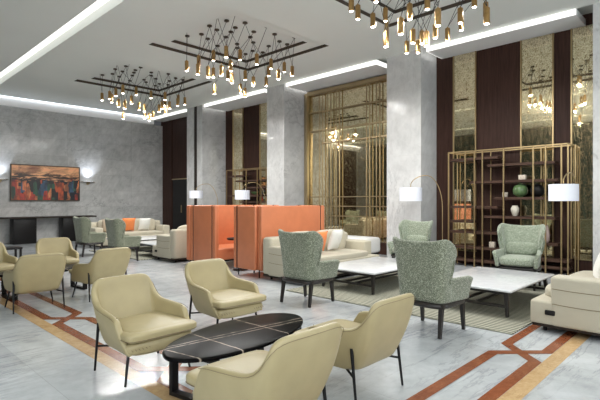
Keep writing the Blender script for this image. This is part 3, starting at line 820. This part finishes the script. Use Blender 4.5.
# ---- arc floor lamps
def arc_lamp(label, base, shade, zsh=1.40, hsh=.29, r=.24, peak=1.90):
    b = Vector((base[0], base[1], 0)); s = Vector((shade[0], shade[1], 0)); t = thing('arc_lamp', label, 'floor lamp', (b.x, b.y, .004), group='brass arc floor lamps')
    d = s-b
    MB().lathe([(.16, 0), (.16, .025), (.03, .035)], (0, 0, 0)).build('base', M['stone'], t)
    pts = [Vector((0, 0, .03)), Vector((0, 0, .8)), Vector((0, 0, 1.25))]
    z0 = 1.25; z2 = zsh+hsh+.02
    for k in range(1, 17):
        a = PI*k/16*.93
        x = (1-math.cos(a))/(1-math.cos(PI*.93)); z = z0+(peak-z0)*math.sin(a) if a < PI/2 else z2+(peak-z2)*math.sin(a)
        pts.append(Vector((d.x*x, d.y*x, z)))
    pts.append(Vector((d.x, d.y, z2-.01)))
    MB().tube(pts, .0085, 8).build('arc_pole', M['postbrass'], t)
    mb = MB(); seg = 32; rows = []
    for (rr, z) in ((r-.004, zsh), (r, zsh), (r, zsh+hsh), (r-.004, zsh+hsh), (r-.004, zsh+.001)): rows.append([Vector((d.x+rr*math.cos(2*PI*k/seg), d.y+rr*math.sin(2*PI*k/seg), z)) for k in range(seg)])
    mb.grid(rows, True); mb.build('lamp_shade', M['shade'], t, fix=False)
    MB().rod((d.x-r+.003, d.y, zsh+hsh-.01), (d.x+r-.003, d.y, zsh+hsh-.01), .003, seg=6).rod((d.x, d.y-r+.003, zsh+hsh-.01), (d.x, d.y+r-.003, zsh+hsh-.01), .003, seg=6).build('shade_frame', M['brass'], t)
    mb = MB(); puff(mb, (d.x, d.y, zsh+.15), (.08, .08, .10), 2.2, 8); mb.build('bulb', M['bulb_soft'], t)
    return t
M['bulb_soft'] = emis('soft bulb', (1, .95, .88), 8.0)
arc_lamp('arc floor lamp with white drum shade in front of the bookshelf, above the right sofa', (8.42, 1.86), (7.64, 1.88), r=.20, hsh=.25, peak=1.84)
arc_lamp('arc floor lamp with white drum shade in front of the middle marble column', (9.12, 4.55), (8.72, 5.08), peak=1.95)
arc_lamp('arc floor lamp above the left end of the orange booth', (9.0, 12.45), (8.60, 13.12), r=.225, zsh=1.50, hsh=.25, peak=1.98)
arc_lamp('arc floor lamp above the orange booth in front of the distant shelf', (9.35, 10.45), (8.95, 11.10), r=.23, zsh=1.45, hsh=.29, peak=1.98)

# ---- console, painting, sconces
t = thing('console_table', 'long black console table under the painting', 'console table', (5.0, 17.02, 0.004))
MB().box((-1.95, -.30, .835), (1.76, .30, .88), .004).build('table_top', M['darkplinth'], t)
for x0, x1 in ((-.84, -.17), (.66, 1.40)): MB().box((x0, -.22, 0), (x1, .22, .835), .004).build('panel_leg', M['black'], t)
t = thing('painting', 'large orange and black abstract painting on the marble wall', 'painting', (5.30, 17.38, 2.03))
MB().box((-1.07, -.05, -.585), (1.07, -.02, .585)).build('canvas', M['painting'], t, smooth=0)
mb = MB()
for lo, hi in (((-1.10, -.07, -.615), (1.10, 0, -.585)), ((-1.10, -.07, .585), (1.10, 0, .615)), ((-1.10, -.07, -.585), (-1.07, 0, .585)), ((1.07, -.07, -.585), (1.10, 0, .585))): mb.box(lo, hi)
mb.build('frame', M['bronze'], t, smooth=0)
def sconce(x, label):
    t = thing('wall_sconce', label, 'wall lamp', (x, 17.40, 2.10), group='brass wall sconces')
    MB().box((-.04, -.02, -.09), (.04, 0, .03), .004).build('wall_plate', M['brass'], t)
    MB().lathe([(.02, -.06), (.05, -.045), (.055, -.02), (.03, .01)], (0, -.12, 0), 16).build('cup', M['brass'], t)
    MB().rod((0, 0, -.03), (0, -.12, -.03), .012).build('arm', M['brass'], t)
    mb = MB(); seg = 24
    mb.bm.faces.new([mb.bm.verts.new((.25*math.cos(PI+PI*k/seg), -.02+.20*math.sin(PI+PI*k/seg), .012)) for k in range(seg+1)])
    r_ = bmesh.ops.extrude_face_region(mb.bm, geom=list(mb.bm.faces)); bmesh.ops.translate(mb.bm, vec=(0, 0, .014), verts=[v for v in r_['geom'] if isinstance(v, bmesh.types.BMVert)])
    mb.build('disc', M['brass'], t, smooth=0)
    MB().box((-.16, -.13, .027), (.16, -.05, .033)).build('led_panel', M['uplight'], t, smooth=0)
    L = bpy.data.lights.new('uplight', 'SPOT'); L.energy = SCONCE_W; L.spot_size = math.radians(105); L.spot_blend = 1.0; L.color = (.80, .87, 1.0); L.shadow_soft_size = .05
    o = bpy.data.objects.new('uplight', L); COL.objects.link(o); o.parent = t; o.location = (0, -.20, .05); o.rotation_euler = (PI-math.radians(12), 0, 0)
sconce(6.70, 'brass wall sconce glowing upwards to the right of the painting')
sconce(3.90, 'brass wall sconce glowing upwards to the left of the painting')

# ---- bookshelf
def display_shelf(label, x, yc, posts, boards, zt, dep=.36, frame=(0, 0)):
    t = thing('display_shelf', label, 'shelf', (x, yc, 0), group='gold framed display shelves')
    ylo, yhi = min(posts)-yc, max(posts)-yc
    for k, y in enumerate(posts):
        MB().box((-.012, y-yc-.012, 0), (.012, y-yc+.012, zt)).build('post', M['postbrass'], t, smooth=0)
        if k in (0, 3, 5, 8): MB().box((dep-.02, y-yc-.05, 0), (dep, y-yc-.03, zt)).build('rear_post', M['postbrass'], t, smooth=0)
    for xx in (0, dep-.01): MB().box((xx-.012, ylo-.012, zt-.02), (xx+.012, yhi+.012, zt+.004)).build('top_rail', M['postbrass'], t, smooth=0)
    for y in (ylo, yhi): 
        MB().box((0, y-.012, zt-.02), (dep, y+.012, zt)).build('end_rail', M['postbrass'], t, smooth=0)
        MB().box((0, y-.012, .02), (dep, y+.012, .04)).build('foot_rail', M['postbrass'], t, smooth=0)
    for (ya_, yb_, z) in boards: MB().box((.02, ya_-yc, z-.05), (dep-.01, yb_-yc, z)).build('shelf_board', M['shelfwood'], t, smooth=0)
    return t
BZ = [(3.56, 4.61, 2.33), (2.50, 3.77, 2.17), (2.45, 4.15, 1.83), (2.45, 3.62, 1.485), (3.56, 4.61, 1.30), (2.50, 3.85, 1.10),
      (4.10, 4.61, .985), (3.45, 4.61, .76), (2.45, 3.30, .60), (3.50, 4.61, .43), (2.28, 3.45, .30), (2.28, 4.61, .16)]
display_shelf('wide gold framed bookshelf with dark boards and vases behind the coffee tables', 9.53, 3.4, [4.61, 4.23, 4.03, 3.86, 3.43, 2.87, 2.65, 2.38, 2.27], BZ, 2.48)
display_shelf('distant gold framed shelf between the two left columns, above the orange booth', 9.80, 12.0, [13.03, 12.55, 11.95, 11.38, 11.19, 10.89],
              [(12.1, 13.0, 2.30), (11.0, 12.6, 2.12), (10.9, 12.0, 1.88), (11.3, 13.0, 1.62), (10.9, 12.3, 1.40), (10.9, 13.0, .9), (10.9, 13.0, .4)], 2.50)
def vase(name, label, cat, prof, mat, loc, seg=28):
    o = MB().lathe(prof, (0, 0, 0), seg).build(name, mat, None, smooth=50); o.location = loc; return tag(o, label, cat)
def ball(r, h, neck, nh):
    p = [(r*.45, 0)]
    for k in range(1, 10): a = PI*k/10; p.append((max(neck, r*math.sin(a)**.8), h*(1-math.cos(a))/2))
    p += [(neck, h), (neck*1.1, h+nh), (neck*.8, h+nh)]; return p
vase('round_vase', 'round green glazed vase with a small neck on the bookshelf', 'vase', ball(.14, .265, .03, .03), M['greenglaze'], (9.71, 3.17, 1.487))
vase('round_vase', 'round black vase half hidden right behind the green one', 'vase', ball(.13, .25, .03, .02), M['black'], (9.74, 2.86, 1.486))
vase('urn', 'small cream urn on the bookshelf below the green vase', 'vase', [(.035, 0), (.05, .02), (.075, .10), (.08, .15), (.06, .19), (.05, .20), (.058, .215), (.04, .215)], M['stone'], (9.71, 3.27, 1.101))
vase('cup', 'small pale cup left of the green vase on the same board', 'cup', [(.045, 0), (.052, .01), (.055, .10), (.045, .10)], M['box'], (9.70, 3.46, 1.486))
vase('tall_vase', 'tall pale pink vase low on the bookshelf beside the green chair', 'vase', [(.05, 0), (.07, .04), (.08, .14), (.06, .26), (.045, .32), (.05, .34), (.035, .34)], M['pinkstone'], (9.70, 2.70, .601))
def box_(label, c, s, mat, cat='box'):
    o = MB().box((-s[0]/2, -s[1]/2, 0), (s[0]/2, s[1]/2, s[2]), .006).build('decor_box', mat, None); o.location = c; return tag(o, label, cat)
box_('small pale patterned box on the board above the green vase', (9.70, 3.12, 1.831), (.1, .13, .10), M['box'])
box_('small pale patterned box low on the bookshelf left of the green chair', (9.68, 3.71, .431), (.1, .11, .12), M['box'])
vase('bottle', 'pale bottle on the distant shelf above the orange booth', 'vase', ball(.07, .16, .02, .06), M['stone'], (9.98, 12.2, 1.621))
vase('bowl', 'dark bowl on the distant shelf above the orange booth', 'bowl', [(.05, 0), (.10, .04), (.15, .10), (.14, .10)], M['greenglaze'], (9.98, 11.7, 1.621))

# ================================================================== CHANDELIERS
ROSES= [(5.18, 7.18), (5.45, 7.25), (5.37, 6.87), (5.77, 7.07), (5.6, 7.78), (5.79, 7.41), (5.87, 7.66), (5.98, 7.98), (6.19, 8.57), (6.42, 8.15), (6.59, 8.36), (6.2, 7.31), (6.35, 7.6), (6.61, 7.81), (6.97, 8.26), (7.0, 8.56), (6.19, 6.89), (7.01, 7.74), (7.21, 8.17), (6.6, 7.1), (6.97, 7.34), (7.22, 7.35), (5.17, 8.23), (5.37, 8.53), (5.52, 8.22), (5.37, 7.71), (5.77, 8.35), (7.01, 6.91)]
T_MID= [(5.26, 8.38, 4.15, 22, 23), (5.55, 8.37, 4.325, 24, 26), (5.22, 7.9, 3.975, 4, 25), (5.12, 7.4, 3.8, 0, 1), (5.67, 8.0, 4.375, 6, 7), (6.0, 8.47, 4.175, 8, 26), (6.13, 8.61, 3.85, 9, 10), (5.56, 7.57, 3.95, 5, 25), (5.29, 7.05, 4.15, 0, 2), (5.69, 7.43, 4.05, 3, 4), (6.5, 8.6, 4.25, 8, 15), (6.05, 7.86, 3.95, 7, 12), (5.98, 7.49, 4.35, 6, 11), (6.63, 8.12, 4.175, 13, 14), (6.75, 8.44, 3.95, 10, 18), (6.94, 8.51, 3.9, 14, 15), (6.73, 7.95, 4.025, 9, 17), (5.99, 6.97, 4.15, 3, 16), (6.68, 7.3, 4.275, 19, 20), (6.9, 7.62, 4.225, 13, 21), (7.13, 7.96, 4.1, 17, 18), (6.74, 7.13, 4.025, 19, 27), (7.11, 7.33, 4.3, 20, 21), (7.14, 7.11, 4.175, 21, 27)]
T_NEAR= [(5.26, 4.03, 4.15, 22, 23), (5.51, 4.1, 4.125, 24, 26), (5.97, 4.15, 4.15, 7, 8), (5.3, 3.63, 4.175, 4, 25), (6.34, 4.16, 4.35, 9, 10), (6.72, 4.39, 4.325, 14, 15), (5.64, 3.69, 3.65, 6, 24), (5.24, 3.2, 3.6, 0, 1), (5.55, 3.25, 3.9, 5, 25), (7.06, 4.19, 4.0, 15, 18), (6.35, 3.66, 3.875, 12, 13), (6.81, 3.76, 4.0, 10, 17), (6.09, 3.29, 3.675, 7, 11), (7.04, 3.96, 3.95, 14, 18), (5.69, 3.06, 4.025, 3, 4), (5.31, 2.71, 3.6, 0, 2), (6.46, 3.34, 3.9, 12, 13), (6.93, 3.37, 3.975, 20, 21), (6.28, 2.86, 3.95, 16, 19), (6.95, 3.15, 4.1, 17, 27), (6.76, 2.86, 4.325, 19, 20), (7.09, 2.82, 4.275, 21, 27), (6.12, 2.42, 3.775, 3, 16)]
T_FAR= [(5.3, 12.74, 4.2, 22, 23), (5.36, 12.39, 4.2, 24, 25), (5.09, 11.64, 3.95, 0, 1), (5.56, 12.45, 4.325, 4, 26), (5.56, 12.28, 4.0, 6, 7), (5.27, 11.39, 4.175, 0, 2), (5.57, 11.92, 3.9, 5, 25), (5.97, 12.88, 3.8, 8, 26), (5.57, 11.54, 3.975, 1, 3), (5.89, 11.92, 4.325, 4, 11), (6.34, 12.64, 4.075, 9, 10), (6.25, 12.15, 3.95, 12, 13), (6.64, 12.89, 3.9, 14, 15), (6.11, 11.6, 3.6, 16, 19), (6.81, 12.71, 3.9, 10, 18), (6.58, 12.39, 4.425, 9, 17), (6.57, 11.91, 3.95, 12, 20), (6.71, 11.99, 4.075, 13, 21), (6.42, 11.31, 4.175, 16, 27), (7.1, 12.51, 4.3, 14, 18), (6.92, 11.94, 4.1, 17, 20), (6.55, 11.51, 3.825, 11, 19), (6.96, 11.53, 4.225, 21, 27), (6.82, 11.33, 4.075, 19, 27), (7.19, 11.55, 4.2, 20, 21)]

ZR = ZC+2*st
rose_me = cyl_me = bulb_me = None
def chandelier(label, dy, T):
    global rose_me, cyl_me, bulb_me
    cx, cy = 6.28, 7.9+dy
    t = thing('pendant_chandelier', label, 'chandelier', (cx, cy, ZR), group='brass pendant chandeliers')
    if rose_me is None:
        o = MB().lathe([(.045, 0), (.05, -.004), (.05, -.026), (.044, -.03)], (0, 0, 0), 16).build('ceiling_rose', M['bronze'], t); rose_me = o.data
        o2 = MB().lathe([(.034, .0), (.040, .0), (.040, .205), (.036, .21), (.012, .21), (.010, .235)], (0, 0, 0), 18).build('x', M['tube'], None); cyl_me = o2.data; bpy.data.objects.remove(o2)
        mb = MB(); puff(mb, (0, 0, .004), (.058, .058, .03), 2.0, 8); o3 = mb.build('x', M['bulb'], None); bulb_me = o3.data; bpy.data.objects.remove(o3)
        bpy.data.objects.remove(o)
    for (x, y) in ROSES:
        o = bpy.data.objects.new('ceiling_rose', rose_me); COL.objects.link(o); o.parent = t; o.location = (x-cx, y+dy-cy, 0)
    for (x, y, z, i, j) in T:
        p = bpy.data.objects.new('pendant', cyl_me); COL.objects.link(p); p.parent = t; p.location = (x-cx, y-cy, z-ZR)
        b_ = bpy.data.objects.new('bulb', bulb_me); COL.objects.link(b_); b_.parent = p
        L = bpy.data.lights.new('pendant_beam', 'SPOT'); L.energy = PEND_W; L.spot_size = math.radians(179); L.spot_blend = 0.55; L.color = (1, .99, .965); L.shadow_soft_size = .02
        lo_ = bpy.data.objects.new('pendant_beam', L); COL.objects.link(lo_); lo_.parent = p; lo_.location = (0, 0, -.02)
        topp = Vector((x, y, z+.23))
        for k in (i, j):
            q = Vector((ROSES[k][0], ROSES[k][1]+dy, ZR-.028)); pp = Vector((x, y, z))
            MB().rod(topp-pp, q-pp, .0045, seg=5).build('cord', M['cord'], p)
    return t
chandelier('middle brass chandelier of many small pendant cylinders', 0, T_MID)
chandelier('brass pendant chandelier cut off by the top edge of the picture', -4.35, T_NEAR)
chandelier('distant brass pendant chandelier at the left, nearest the painting wall', 4.35, T_FAR)
